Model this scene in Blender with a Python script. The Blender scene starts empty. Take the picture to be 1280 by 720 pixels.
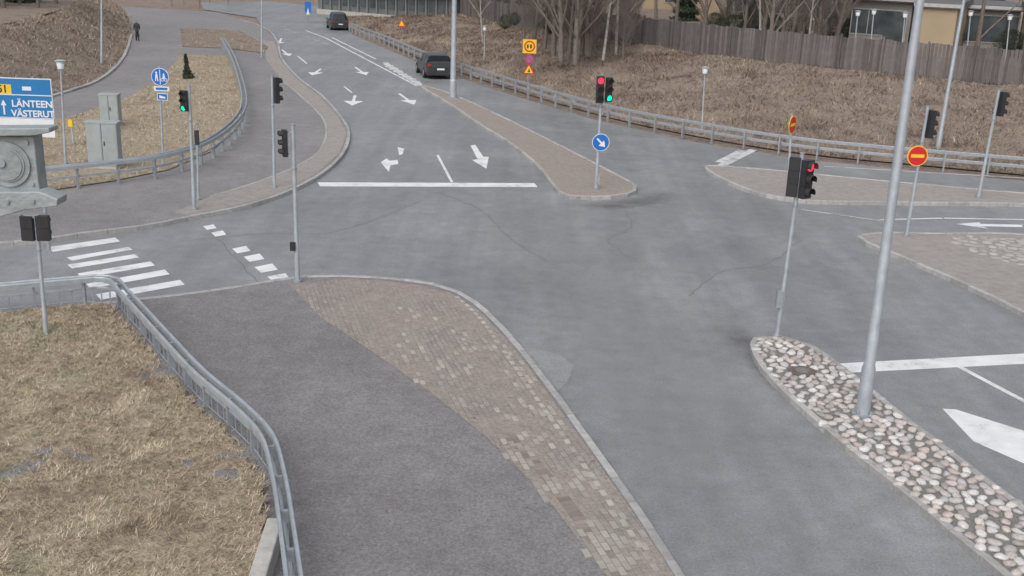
import bpy, bmesh, math, random
import numpy as np
from mathutils import Vector, Matrix, noise
random.seed(7); rng=np.random.default_rng(7)
sc=bpy.context.scene
# ---------------------------------------------------------------- camera / survey
F=1369.0; PITCH=math.radians(17.6); ROLL=math.radians(2.0); CH=8.0
fw=Vector((0,math.cos(PITCH),-math.sin(PITCH)))
U0=Vector((0,math.sin(PITCH),math.cos(PITCH))); R0=Vector((1,0,0))
R=R0*math.cos(ROLL)+U0*math.sin(ROLL); U=U0*math.cos(ROLL)-R0*math.sin(ROLL)
C=Vector((0,0,CH))
cam=bpy.data.cameras.new("camera"); co=bpy.data.objects.new("camera",cam); sc.collection.objects.link(co)
co.matrix_world=Matrix(((R.x,U.x,-fw.x,C.x),(R.y,U.y,-fw.y,C.y),(R.z,U.z,-fw.z,C.z),(0,0,0,1)))
cam.sensor_width=36; cam.lens=36*F/1280; cam.clip_end=5000; cam.clip_start=0.1
sc.camera=co
def ray(px,py): return fw+R*((px-640)/F)+U*((360-py)/F)
def G(px,py,z=0.0):
    d=ray(px,py); t=(z-CH)/d.z
    return C+d*t
def AT(px,py,yd):
    d=ray(px,py); return C+d*(yd/d.y)
# ---------------------------------------------------------------- materials
def nt(name):
    m=bpy.data.materials.new(name); m.use_nodes=True
    n=m.node_tree; b=n.nodes['Principled BSDF']; return m,n,b
def N(n,t,**k):
    x=n.nodes.new(t)
    return x
def ramp(n,src,stops):
    r=n.nodes.new('ShaderNodeValToRGB'); e=r.color_ramp.elements
    while len(e)<len(stops): e.new(0.5)
    for i,(p,c) in enumerate(stops):
        e[i].position=p; e[i].color=(*c,1)
    n.links.new(src,r.inputs[0]); return r
def g(v): return (v,v,v)
def coords(n,scale=(1,1,1),rot=0):
    t=n.nodes.new('ShaderNodeTexCoord'); m=n.nodes.new('ShaderNodeMapping')
    m.inputs['Scale'].default_value=scale; m.inputs['Rotation'].default_value=(0,0,rot)
    n.links.new(t.outputs['Object'],m.inputs[0]); return m.outputs[0]
def noi(n,vec,scale,detail=4,rough=.6):
    x=N(n,'ShaderNodeTexNoise'); x.inputs['Scale'].default_value=scale; x.inputs['Detail'].default_value=min(detail,4); x.inputs['Roughness'].default_value=rough
    n.links.new(vec,x.inputs['Vector']); return x.outputs['Fac']
def mixc(n,f,a,b,mode='MIX'):
    x=n.nodes.new('ShaderNodeMix'); x.data_type='RGBA'; x.blend_type=mode
    for i,v in ((0,f),(6,a),(7,b)):
        if hasattr(v,'is_linked'): n.links.new(v,x.inputs[i])
        else: x.inputs[i].default_value=v if i==0 else (*v,1)
    return x.outputs[2]
def bump(n,b,h,strength,dist=.02):
    x=N(n,'ShaderNodeBump'); x.inputs['Strength'].default_value=strength; x.inputs['Distance'].default_value=dist
    n.links.new(h,x.inputs['Height']); n.links.new(x.outputs[0],b.inputs['Normal'])
def M(name,c1,c2=None,scale=3,rough=.8,metal=0,bs=0,bscale=40,island=0):
    m,n,b=nt(name); b.inputs['Roughness'].default_value=rough; b.inputs['Metallic'].default_value=metal
    c2=c2 or tuple(x*.75 for x in c1); v=coords(n)
    f=noi(n,v,scale,4,.65)
    r=ramp(n,f,[(.3,c1),(.7,c2)]); out=r.outputs[0]
    if island:
        ge=n.nodes.new('ShaderNodeNewGeometry')
        rr=ramp(n,ge.outputs['Random Per Island'],[(0,g(1-island)),(1,g(1+island))])
        out=mixc(n,1.0,out,rr.outputs[0],'MULTIPLY')
    n.links.new(out,b.inputs['Base Color'])
    if bs: bump(n,b,noi(n,v,bscale,3),bs)
    return m
def asphalt(name,lo,hi,tint=(1,1,1),rough=.62,streak=0.0,ang=0,speck=.35):
    m,n,b=nt(name); v=coords(n)
    big=noi(n,v,.22,4,.6); mid=noi(n,v,2.0,4,.75); fine=noi(n,v,24,3,.85)
    T=lambda c:(c*tint[0],c*tint[1],c*tint[2])
    r=ramp(n,big,[(.3,T(lo)),(.68,T(hi))]); out=r.outputs[0]
    r2=ramp(n,mid,[(.3,g(.84)),(.7,g(1.12))]); out=mixc(n,1.0,out,r2.outputs[0],'MULTIPLY')
    r3=ramp(n,fine,[(.3,g(1-speck)),(.5,g(1)),(.7,g(1+speck))]); out=mixc(n,1.0,out,r3.outputs[0],'MULTIPLY')
    if streak:
        v2=coords(n,(1.3,.07,1),ang); s=noi(n,v2,1.0,3,.6)
        r4=ramp(n,s,[(.35,g(1-streak)),(.65,g(1+streak))]); out=mixc(n,1.0,out,r4.outputs[0],'MULTIPLY')
    n.links.new(out,b.inputs['Base Color'])
    rr=ramp(n,big,[(.35,g(rough-.1)),(.65,g(rough+.08))]); n.links.new(rr.outputs[0],b.inputs['Roughness'])
    bump(n,b,fine,.25,.01); return m
def grassmat(name,cols,island=True):
    m,n,b=nt(name); v=coords(n)
    a=noi(n,v,.7,4,.75); c=noi(n,v,7,4,.8)
    r=ramp(n,a,[(.32,cols[0]),(.5,cols[1]),(.68,cols[2])]); out=r.outputs[0]
    r2=ramp(n,c,[(.33,g(.6)),(.67,g(1.3))]); out=mixc(n,1.0,out,r2.outputs[0],'MULTIPLY')
    if island:
        ge=n.nodes.new('ShaderNodeNewGeometry'); rr=ramp(n,ge.outputs['Random Per Island'],[(0,g(.45)),(.6,g(1.0)),(1,g(1.5))])
        out=mixc(n,1.0,out,rr.outputs[0],'MULTIPLY')
    n.links.new(out,b.inputs['Base Color']); b.inputs['Roughness'].default_value=.95
    if not island: bump(n,b,c,.9,.08)
    return m
def paint(name,c,wear=.45,fine=14):
    m,n,b=nt(name); v=coords(n); b.inputs['Roughness'].default_value=.6
    f=noi(n,v,fine,4,.85); f2=noi(n,v,1.7,3,.6)
    ad=N(n,'ShaderNodeMath'); ad.operation='ADD'; n.links.new(f,ad.inputs[0]); n.links.new(f2,ad.inputs[1])
    mr=N(n,'ShaderNodeMapRange'); n.links.new(ad.outputs[0],mr.inputs[0])
    mr.inputs[1].default_value=wear*2-.14; mr.inputs[2].default_value=wear*2+.03
    base=ramp(n,f2,[(.3,tuple(x*.8 for x in c)),(.6,c)])
    out=mixc(n,mr.outputs[0],(.27,.275,.28),base.outputs[0]); n.links.new(out,b.inputs['Base Color'])
    return m
def emis(name,c,s):
    m,n,b=nt(name); b.inputs['Base Color'].default_value=(*c,1); b.inputs['Emission Color'].default_value=(*c,1); b.inputs['Emission Strength'].default_value=s
    return m
dirn=(G(600,385)-G(850,720)); ANG=math.atan2(dirn.y,dirn.x)
m_road=asphalt('asphalt_wet',.195,.265,(.975,1.0,1.03),.52,.08,0.5,.30)
m_foot=asphalt('asphalt_footway',.165,.215,(1.03,.985,1.0),.75,0,0,.42)
m_path=asphalt('asphalt_path',.19,.24,(1.03,1,1.0),.75)
m_seam=M('bitumen_seam',(.13,.13,.13),(.17,.17,.17),rough=.5)
m_patch=asphalt('asphalt_patch',.255,.285,(.99,1,1.01),.45)
m_white=paint('road_paint',(.74,.75,.76),.42)
m_whiteold=paint('road_paint_old',(.6,.61,.62),.48)
m_gbase=grassmat('dry_grass_ground',[(.23,.185,.13),(.36,.295,.215),(.30,.275,.19)],False)
m_gblade=grassmat('dry_grass_blades',[(.36,.29,.20),(.54,.455,.335),(.44,.40,.27)])
m_sbase=grassmat('slope_grass_ground',[(.155,.12,.10),(.26,.205,.165),(.23,.195,.145)],False)
m_sblade=grassmat('slope_grass_blades',[(.22,.17,.135),(.39,.31,.245),(.31,.27,.195)])
m_kerb=M('granite_kerb',(.42,.415,.405),(.29,.285,.28),scale=6,rough=.8,bs=.3,island=.15)
m_steel=M('galvanised_steel',(.46,.50,.54),(.34,.375,.41),scale=4,rough=.5,metal=.35,bs=.05)
m_steel2=M('galvanised_steel_dull',(.36,.39,.42),(.26,.285,.31),scale=8,rough=.6,metal=.25)
m_black=M('black_housing',(.022,.022,.025),(.035,.035,.038),rough=.5)
m_glassdark=M('lens_dark',(.03,.02,.02),rough=.2)
m_red=emis('lamp_red',(1,.02,.05),2.2); m_green=emis('lamp_green',(0,.8,.42),1.5)
m_blue=M('sign_blue',(.01,.13,.48),(.01,.15,.52),rough=.45)
m_dblue=M('sign_blue_board',(.015,.17,.42),(.017,.19,.46),rough=.5)
m_sw=M('sign_white',(.75,.76,.78),(.68,.7,.72),rough=.5)
m_sred=M('sign_red',(.60,.02,.02),(.55,.02,.02),rough=.45)
m_yel=M('sign_yellow',(.85,.55,.03),(.8,.5,.03),rough=.5)
m_purp=M('sign_purple',(.25,.15,.38),rough=.5)
m_grey=M('cabinet_grey',(.36,.40,.41),(.29,.325,.33),rough=.6)
m_conc=M('concrete',(.50,.49,.46),(.34,.33,.31),scale=5,bs=.3)
m_gravel=M('dirt_verge',(.255,.235,.22),(.34,.315,.295),scale=5,rough=.95,bs=.6,bscale=60)
m_mortar=M('stone_bed',(.15,.148,.14),(.23,.225,.21),scale=12,bs=.5)
m_stone,n_,b_=nt('round_stones'); ge=n_.nodes.new('ShaderNodeNewGeometry')
r_=ramp(n_,ge.outputs['Random Per Island'],[(0,(.30,.28,.27)),(.25,(.46,.41,.38)),(.45,(.62,.61,.59)),(.65,(.42,.41,.41)),(.85,(.54,.46,.42)),(1,(.66,.66,.64))])
o_=mixc(n_,1.0,r_.outputs[0],ramp(n_,noi(n_,coords(n_),25,4),[(.3,g(.75)),(.7,g(1.1))]).outputs[0],'MULTIPLY')
n_.links.new(o_,b_.inputs['Base Color']); b_.inputs['Roughness'].default_value=.75
def pavers(name,ang,sand,ca,cb):
    m,n,b=nt(name); v=coords(n,(1,1,1),-ang)
    br=N(n,'ShaderNodeTexBrick'); n.links.new(v,br.inputs['Vector'])
    for k,x in (('Scale',1.0),('Brick Width',.21),('Row Height',.105),('Mortar Size',.007),('Mortar Smooth',.3),('Bias',-.2)): br.inputs[k].default_value=x
    br.inputs['Color1'].default_value=(*ca,1); br.inputs['Color2'].default_value=(*cb,1); br.inputs['Mortar'].default_value=(.14,.125,.11,1)
    v0=coords(n); f=noi(n,v0,.55,4,.75); mid=noi(n,v0,6,4,.7)
    fac=ramp(n,f,[(.38-sand,g(0)),(.62-sand,g(.92))])
    sandc=ramp(n,mid,[(.3,(.235,.20,.175)),(.7,(.33,.285,.25))])
    out=mixc(n,fac.outputs[0],br.outputs['Color'],sandc.outputs[0])
    out=mixc(n,1.0,out,ramp(n,noi(n,v0,24,3,.85),[(.3,g(.72)),(.7,g(1.25))]).outputs[0],'MULTIPLY')
    n.links.new(out,b.inputs['Base Color']); b.inputs['Roughness'].default_value=.85
    bump(n,b,br.outputs['Fac'],-.25,.01); return m
m_pave=pavers('concrete_pavers',ANG,.02,(.23,.21,.195),(.34,.31,.285))
m_paveI=pavers('island_pavers',.4,.08,(.28,.255,.235),(.34,.315,.29))
m_bark=M('bark',(.23,.195,.17),(.13,.11,.10),scale=6,rough=.95,bs=.5,bscale=20)
m_birch=M('birch_bark',(.5,.48,.45),(.22,.2,.19),scale=4,rough=.9)
m_wood=M('weathered_fence',(.155,.14,.138),(.115,.103,.10),scale=3,rough=.9,island=.3)
m_ever=M('evergreen_leaf',(.065,.085,.05),(.03,.045,.03),scale=2,rough=.8,island=.4)
m_tan=M('tan_render',(.40,.32,.22),(.35,.28,.19),scale=.6,rough=.9)
m_wallg=M('grey_render',(.34,.33,.32),(.28,.27,.26),scale=.6)
m_roof=M('roof_felt',(.12,.12,.125),(.16,.16,.16))
m_win=M('window_glass',(.05,.065,.075),(.14,.16,.17),scale=.7,rough=.12)
m_frame=M('window_frame',(.5,.5,.48))
m_cast=M('cast_iron',(.17,.125,.10),(.11,.09,.08))
# ---------------------------------------------------------------- mesh builder
class MB:
    def __init__(s): s.v=[];s.f=[];s.m=[];s.s=[];s.mats=[]
    def add(s,V,Fc,mat,smooth=False):
        if mat not in s.mats: s.mats.append(mat)
        i=s.mats.index(mat); o=len(s.v)
        s.v+= [tuple(x) for x in V]
        for f in Fc: s.f.append([o+k for k in f]); s.m.append(i); s.s.append(smooth)
    def box(s,c,size,mat,rot=None):
        h=Vector(size)/2; V=[]
        for x in(-1,1):
            for y in(-1,1):
                for z in(-1,1):
                    p=Vector((x*h.x,y*h.y,z*h.z))
                    if rot is not None: p=rot@p
                    V.append(Vector(c)+p)
        s.add(V,[(0,1,3,2),(4,6,7,5),(0,4,5,1),(2,3,7,6),(0,2,6,4),(1,5,7,3)],mat)
    def tube(s,P,r,mat,n=10,cap=True):
        P=[Vector(p) for p in P]; k=len(P)
        rs=r if isinstance(r,(list,tuple)) else [r]*k
        V=[];Fc=[]; last=None
        for i,p in enumerate(P):
            t=(P[min(i+1,k-1)]-P[max(i-1,0)]).normalized()
            a=Vector((0,0,1)) if abs(t.z)<.9 else Vector((1,0,0))
            if last is not None: a=last
            u=(a-t*a.dot(t)).normalized(); w=t.cross(u); last=u
            for j in range(n):
                an=2*math.pi*j/n; V.append(p+(u*math.cos(an)+w*math.sin(an))*rs[i])
        for i in range(k-1):
            for j in range(n):
                a=i*n+j;b=i*n+(j+1)%n; Fc.append((a,b,b+n,a+n))
        s.add(V,Fc,mat,True)
        if cap:
            s.add(V[:n][::-1],[tuple(range(n))],mat); s.add(V[-n:],[tuple(range(n))],mat)
    def poly(s,c,n,pts,off,mat,th=0):
        n=Vector(n).normalized(); up=Vector((0,0,1)); r=up.cross(n).normalized(); up=n.cross(r)
        V=[Vector(c)+r*x+up*y+n*off for x,y in pts]; k=len(V)
        s.add(V,[tuple(range(k))],mat)
        if th:
            W=[v-n*th for v in V]
            s.add(V+W,[(i,k+i,k+(i+1)%k,(i+1)%k) for i in range(k)],mat); s.add(W,[tuple(range(k))[::-1]],mat)
    def build(s,name,bev=0):
        me=bpy.data.meshes.new(name); me.from_pydata(s.v,[],s.f)
        for m in s.mats: me.materials.append(m)
        me.polygons.foreach_set('material_index',s.m); me.polygons.foreach_set('use_smooth',s.s); me.update()
        o=bpy.data.objects.new(name,me); sc.collection.objects.link(o)
        if bev:
            b=o.modifiers.new('bevel','BEVEL'); b.width=bev; b.segments=2; b.limit_method='ANGLE'
        return o
circ=lambda r,n=28:[(r*math.cos(2*math.pi*i/n),r*math.sin(2*math.pi*i/n)) for i in range(n)]
def cat(P,closed=False,k=6):
    P=[Vector(p) for p in P]; n=len(P); out=[]
    rng_=range(n) if closed else range(n-1)
    for i in rng_:
        g_=lambda j:P[j%n] if closed else P[max(0,min(n-1,j))]
        a,b,c,d=g_(i-1),g_(i),g_(i+1),g_(i+2)
        for t in range(k):
            t/=k; out.append(.5*((2*b)+(c-a)*t+(2*a-5*b+4*c-d)*t*t+(3*b-a-3*c+d)*t**3))
    if not closed: out.append(P[-1])
    return out
def resamp(P,step):
    out=[P[0]]; acc=0
    for a,b in zip(P,P[1:]):
        L=(b-a).length
        if L<1e-6: continue
        t=step-acc
        while t<=L: out.append(a.lerp(b,t/L)); t+=step
        acc=(acc+L)%step
    return out
def W(px,z=0): return [G(p[0],p[1],p[2] if len(p)>2 else z) for p in px]
def slabW(name,P,z1,mat,z0=None):
    bm=bmesh.new(); vs=[bm.verts.new((p.x,p.y,z1)) for p in P]; f=bm.faces.new(vs)
    f.normal_update()
    if f.normal.z<0: f.normal_flip()
    if z0 is not None:
        r=bmesh.ops.extrude_face_region(bm,geom=[f])
        for v in [e for e in r['geom'] if isinstance(e,bmesh.types.BMVert)]: v.co.z=z1
        for v in vs: v.co.z=z0
    bmesh.ops.triangulate(bm,faces=bm.faces[:])
    if z0 is not None: bmesh.ops.recalc_face_normals(bm,faces=bm.faces[:])
    me=bpy.data.meshes.new(name); bm.to_mesh(me); bm.free(); me.materials.append(mat)
    o=bpy.data.objects.new(name,me); sc.collection.objects.link(o); return o
def slab(name,px,z1,mat,z0=None,smooth=False): 
    P=W(px,z1); P=cat(P,True,5) if smooth else P
    return slabW(name,P,z1,mat,z0)
def perp(P,i):
    t=(P[min(i+1,len(P)-1)]-P[max(i-1,0)]); t.z=0; t.normalize(); return Vector((-t.y,t.x,0))
def ribbon(mb,P,w,z,mat):
    V=[];Fc=[]
    for i,p in enumerate(P):
        q=perp(P,i)*w/2
        for s in(1,-1): V.append((p.x+q.x*s,p.y+q.y*s,z))
    for i in range(len(P)-1): Fc.append((2*i,2*i+1,2*i+3,2*i+2))
    mb.add(V,Fc,mat)
def kerb(name,px,z=.1,w=.13,zt=.125,closed=False,seg=.8):
    P=cat(W(px,z),closed,8)
    if closed: P.append(P[0])
    P=resamp(P,seg)
    if closed: P.append(P[0])
    mb=MB()
    for i in range(len(P)-1):
        a,b=P[i],P[i+1]
        if (b-a).length<.05: continue
        t=(b-a).normalized()*.006; na,nb=perp(P,i)*w/2,perp(P,i+1)*w/2
        j=random.uniform(-.008,.008); c=.012
        V=[]
        for p,n_,tt in((a,na,t),(b,nb,-t)):
            for s,zz in((1,-.05),(1,zt-c),(.8,zt),(-.8,zt),(-1,zt-c),(-1,-.05)):
                q=p+tt+n_*s; V.append((q.x,q.y,zz+(j if zz>0 else 0)))
        mb.add(V,[(k,k+1,k+7,k+6) for k in range(5)]+[(0,1,2,3,4,5),(11,10,9,8,7,6)],m_kerb)
    return mb.build(name)
def pip(X,Y,P):
    ins=np.zeros(len(X),bool); n=len(P)
    for i in range(n):
        x1,y1=P[i].x,P[i].y; x2,y2=P[(i+1)%n].x,P[(i+1)%n].y
        c=((y1>Y)!=(y2>Y)); xi=(x2-x1)*(Y-y1)/(y2-y1+1e-12)+x1
        ins^=c&(X<xi)
    return ins
def inpoly(P,n):
    xs=[p.x for p in P]; ys=[p.y for p in P]
    X=rng.uniform(min(xs),max(xs),n); Y=rng.uniform(min(ys),max(ys),n); k=pip(X,Y,P); return X[k],Y[k]
def npmesh(name,V,tri,mat):
    me=bpy.data.meshes.new(name); nv=len(V); nf=len(tri)
    me.vertices.add(nv); me.vertices.foreach_set('co',V.astype(np.float32).ravel())
    me.loops.add(nf*3); me.loops.foreach_set('vertex_index',tri.astype(np.int32).ravel())
    me.polygons.add(nf); me.polygons.foreach_set('loop_start',np.arange(0,nf*3,3,dtype=np.int32)); 
    me.update(calc_edges=True); me.materials.append(mat)
    o=bpy.data.objects.new(name,me); sc.collection.objects.link(o); return o
def blades(name,B,L,w,mat,lean=1.2,comb=None):
    n=len(B); a=rng.uniform(0,2*np.pi,n)
    if comb is not None: a=comb+rng.normal(0,1.2,n)
    l=rng.uniform(.5,1.3,n)*L; ln=rng.uniform(.3,1,n)*lean
    D=np.stack([np.cos(a)*ln,np.sin(a)*ln,np.full(n,.6)],1); D/=np.linalg.norm(D,axis=1)[:,None]
    s=np.stack([-np.sin(a),np.cos(a),np.zeros(n)],1)*(w*rng.uniform(.6,1.4,n))[:,None]/2
    V=np.stack([B-s,B+s,B+D*l[:,None]],1).reshape(-1,3); return npmesh(name,V,np.arange(3*n).reshape(-1,3),mat)
def nz(x,y,s,a): return a*noise.noise(Vector((x*s,y*s,1.3)))
# ---------------------------------------------------------------- ground + terrain
slabW('ground',[Vector(p) for p in((-1500,-300,0),(1500,-300,0),(1500,2500,0),(-1500,2500,0))],-.06,m_sbase)
road=[(-500,330),(-500,470),(-700,1500),(2300,1500),(2600,520),(2300,300),(1280,226),(1160,215),(1000,199),(860,176),(740,149),(620,113),(530,82),(480,60),(440,43),(415,22),(400,8),(340,2),(250,3),(255,12),(320,22),(335,45),(330,75),(300,260)]
slab('asphalt_road',road,0,m_road)
kerbL=[(-300,410),(0,392),(120,380),(230,368),(320,355),(370,347),(420,345),(470,347),(520,352),(565,362),(602,385),(645,430),(692,490),(742,560),(795,635),(850,720),(930,850),(1000,1000)]
slab('footway',[tuple(p) for p in kerbL]+[(-400,1100)],.10,m_foot,z0=-.05)
kerb('kerb',kerbL)
strip=[(362,356),(420,349),(470,350),(520,356),(563,366),(598,388),(640,431),(686,492),(736,562),(789,637),(844,722),(920,850),(860,850),(765,728),(735,690),(680,618),(610,548),(540,492),(470,443),(400,396)]
slab('paved_verge',strip,.106,m_pave); SP=W(strip,.106)
mb=MB(); P=resamp(cat(W([(572,372),(600,398),(632,442),(672,500),(720,568),(770,640),(830,728),(900,840)],.106),False,8),.30)
m_edge=M('light_paver',(.42,.40,.37),(.33,.31,.285),scale=5,rough=.85,island=.15)
for i,p in enumerate(P[:-1]):
    t=(P[i+1]-p).normalized(); rt=Matrix.Rotation(math.atan2(t.y,t.x),3,'Z')
    if random.random()<.93: mb.box(p,(.17,.085,.022),m_edge,rt)
P2=resamp(cat(W([(640,548),(690,604),(776,722),(834,820)],.106),False,8),.115)
m_dkp=M('border_paver',(.26,.22,.195),(.21,.18,.16),scale=5,rough=.85,island=.2)
m_mid=M('washed_paver',(.37,.345,.315),(.29,.265,.24),scale=3,rough=.85,island=.18)
for i,p in enumerate(P2[:-1]):
    t=(P2[i+1]-p).normalized(); rt=Matrix.Rotation(math.atan2(t.y,t.x),3,'Z')
    mb.box(p,(.1,.2,.011),m_dkp,rt)
used=set()
for _ in range(1500):
    px=random.uniform(500,830); py=random.uniform(380,720)
    q=G(px,py,.106)
    if pip(np.array([q.x]),np.array([q.y]),SP)[0] and noise.noise(Vector((q.x*1.1,q.y*1.1,0)))>random.uniform(-.1,.3):
        c,s=math.cos(-ANG),math.sin(-ANG); lx=q.x*c-q.y*s; ly=q.x*s+q.y*c
        row=round(ly/.105); col=round(lx/.21)
        if (row,col) in used: continue
        used.add((row,col)); ly=row*.105+.05; lx=(col+(.5 if row%2 else 0))*.21
        q=Vector((lx*c+ly*s,-lx*s+ly*c,.106)); mb.box(q,(.195,.09,.016),m_mid,Matrix.Rotation(ANG,3,'Z'))
mb.build('paver_edging')
# lower-left grass
gpx=[(-500,420),(0,393),(138,384),(165,412),(215,470),(262,520),(308,560),(332,600),(338,660),(345,760),(360,900),(-500,1100)]
GP=W(gpx,.1)
xs=np.arange(-14,0,.12); ys=np.arange(6,25,.12)
V=[];Fc=[]
def hz(x,y): return .15+nz(x,y,.6,.12)+nz(x,y,2.3,.06)+nz(x,y,5,.03)+.01
XX,YY=np.meshgrid(xs,ys); ins=pip(XX.ravel(),YY.ravel(),GP).reshape(XX.shape)
mbg=MB(); vid={}
for i in range(len(ys)):
    for j in range(len(xs)):
        if ins[i,j]: vid[(i,j)]=len(V); V.append((xs[j],ys[i],hz(xs[j],ys[i])))
for (i,j) in list(vid):
    if all(k in vid for k in((i+1,j),(i,j+1),(i+1,j+1))): Fc.append((vid[(i,j)],vid[(i,j+1)],vid[(i+1,j+1)],vid[(i+1,j)]))
mbg.add(V,Fc,m_gbase,True); mbg.build('grass_bank')
X,Y=inpoly(GP,360000); k=(Y<26)&(X>-13); X,Y=X[k],Y[k]
dens=np.array([noise.noise(Vector((x*3.1,y*3.1,9)))+.5*noise.noise(Vector((x*.8,y*.8,4))) for x,y in zip(X,Y)]); k=dens>rng.uniform(-.8,.1,len(X)); X,Y=X[k],Y[k]
Z=np.array([hz(x,y)-.01 for x,y in zip(X,Y)])
cm=np.array([3.5*noise.noise(Vector((x*1.3,y*1.3,5))) for x,y in zip(X,Y)])-1.0
blades('dry_grass',np.stack([X,Y,Z],1),.13,.010,m_gblade,1.6,cm)
# upper-left path slab
kerbU=[(-300,322),(0,304),(100,292),(180,282),(236,271),(300,258),(350,243),(398,219),(428,192),(436,166),(426,146),(403,120),(372,96),(352,72),(346,50),(330,34),(300,24)]
slab('cycle_path',kerbU+[(270,15),(150,8),(165,35),(155,70),(120,98),(60,120),(-300,150)],.10,m_path,z0=-.05)
kerb('kerb',kerbU)
slab('dirt_verge',[(215,266),(236,269),(300,256),(350,241),(396,217),(425,191),(433,166),(423,146),(400,121),(369,97),(349,73),(343,52),(328,50),(333,75),(352,100),(378,122),(402,146),(408,166),(398,190),(370,208),(320,228),(262,246)],.106,m_gravel)
kerb('kerb',[(262,246),(320,228),(370,208),(398,190),(408,166),(402,146),(378,122),(352,100)],zt=.116,w=.08)
mound=[(-300,250),(0,238),(60,238),(140,226),(210,212),(262,190),(298,160),(303,130),(296,100),(284,70),(225,68),(205,95),(160,122),(90,145),(0,162),(-300,180)]
slab('grass_verge',mound,.13,m_gbase)
mound2=[(225,35),(300,38),(335,58),(330,66),(280,60),(228,58)]
slab('grass_verge',mound2,.13,m_sbase)
MP=W(mound,.13); X,Y=inpoly(MP,60000); 
B1=np.stack([X,Y,np.full(len(X),.12)],1)
X,Y=inpoly(W(mound2,.13),5000); B2=np.stack([X,Y,np.full(len(X),.12)],1)
def clump(B,s,lo=-.6,hi=.25):
    d=np.array([noise.noise(Vector((x*s,y*s,3))) for x,y,_ in B]); return B[d>rng.uniform(lo,hi,len(B))]
blades('dry_grass',clump(np.concatenate([B1,B2]),.9),.18,.022,m_gblade,1.6)
def resamp_n(P,n):
    L=[0]
    for a,b in zip(P,P[1:]): L.append(L[-1]+(b-a).length)
    out=[]; j=0
    for i in range(n):
        t=L[-1]*i/(n-1)
        while j<len(P)-2 and L[j+1]<t: j+=1
        d=L[j+1]-L[j]; out.append(P[j].lerp(P[j+1],(t-L[j])/d if d>0 else 0))
    return out
def loft(name,rows,mat,nu=160,nv=24,amp=.18):
    RR=[resamp_n(cat(r,False,8),nu) for r in rows]
    def pos(u,v):
        k=v*(len(rows)-1); i=min(int(k),len(rows)-2); t=k-i
        s=u*(nu-1); a=min(int(s),nu-2); q=s-a
        A=RR[i][a].lerp(RR[i][a+1],q); Bq=RR[i+1][a].lerp(RR[i+1][a+1],q); st=t*t*(3-2*t)*.5+t*.5
        p=A.lerp(Bq,t); p.z=A.z+(Bq.z-A.z)*st+(nz(p.x,p.y,.35,amp)+nz(p.x,p.y,1.2,amp*.5))*min(1,4*v); return p
    mb=MB(); V=[pos(i/(nu-1),j/(nv-1)) for j in range(nv) for i in range(nu)]
    mb.add(V,[(j*nu+i,j*nu+i+1,(j+1)*nu+i+1,(j+1)*nu+i) for j in range(nv-1) for i in range(nu-1)],mat,True)
    mb.build(name); return pos
fence_px=[(560,14,.9),(600,24,1.2),(660,36,1.6),(720,45,1.9),(780,54,2),(850,63,2),(920,72,2),(1000,81,2),(1100,91,2),(1200,100,2),(1290,108,2),(1420,119,2),(1600,133,2)]
low_px=[(425,20,0),(480,52,0),(530,74,0),(620,105,0),(740,141,0),(860,168,0),(1000,191,0),(1160,207,0),(1300,220,0),(1450,232,0),(1700,250,0)]
r0=W(low_px); r1=W(fence_px)
posR=loft('hillside',[r0,r1],m_sbase,200,26)
def out(P,s): return [Vector((p.x*s,p.y*s,p.z)) for p in P]
loft('plateau',[r1,out(r1,1.4),out(r1,5)],m_sbase,80,14,amp=.02)
n=120000; u=rng.random(n); v=rng.random(n)
B=np.array([posR(a,b) for a,b in zip(u,v)]); B[:,2]-=.02; B=clump(B,.7)
cm=np.array([4.0*noise.noise(Vector((x*.3,y*.3,5))) for x,y,_ in B])-1.6
blades('slope_grass',B,.34,.03,m_sblade,1.5,cm)
hl0=[(-250,185,0),(0,150,0),(60,126,0),(125,104,0),(158,74,0),(168,42,0),(158,14,0),(120,-8,0)]
hl1=[(-420,110,2.2),(-150,62,2.4),(-20,35,2.6),(40,22,2.6),(80,10,2.4),(100,0,2.2),(95,-10,2),(80,-20,1.5)]
h0=W(hl0); h1=W(hl1)
posL=loft('hillside',[h0,h1],m_sbase,110,22)
loft('plateau',[h1,[Vector((p.x*1.6-15,p.y*1.3,p.z)) for p in h1]],m_sbase,60,8,amp=.02)
n=42000; u=rng.random(n); v=rng.random(n)
B=np.array([posL(a,b) for a,b in zip(u,v)]); B[:,2]-=.02; B=clump(B,.7)
blades('slope_grass',B,.34,.035,m_sblade,1.6)
kerb('kerb',[(-100,160),(0,147),(60,123),(122,102),(154,73),(165,42)],zt=.2,w=.18,seg=2)
pts=[]
X,Y=inpoly(SP,2600); k=np.array([noise.noise(Vector((x*.8,y*.8,2)))>.0 for x,y in zip(X,Y)]); pts.append(np.stack([X[k],Y[k],np.full(k.sum(),.112)],1))
FP=W([(150,390),(340,357),(400,396),(540,492),(680,618),(765,728),(380,728),(350,600),(250,500)],.1); X,Y=inpoly(FP,900); pts.append(np.stack([X,Y,np.full(len(X),.104)],1))
blades('leaf_litter',np.concatenate(pts),.035,.03,M('leaf_litter',(.24,.17,.11),(.16,.12,.08),scale=9,island=.4),6)
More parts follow.
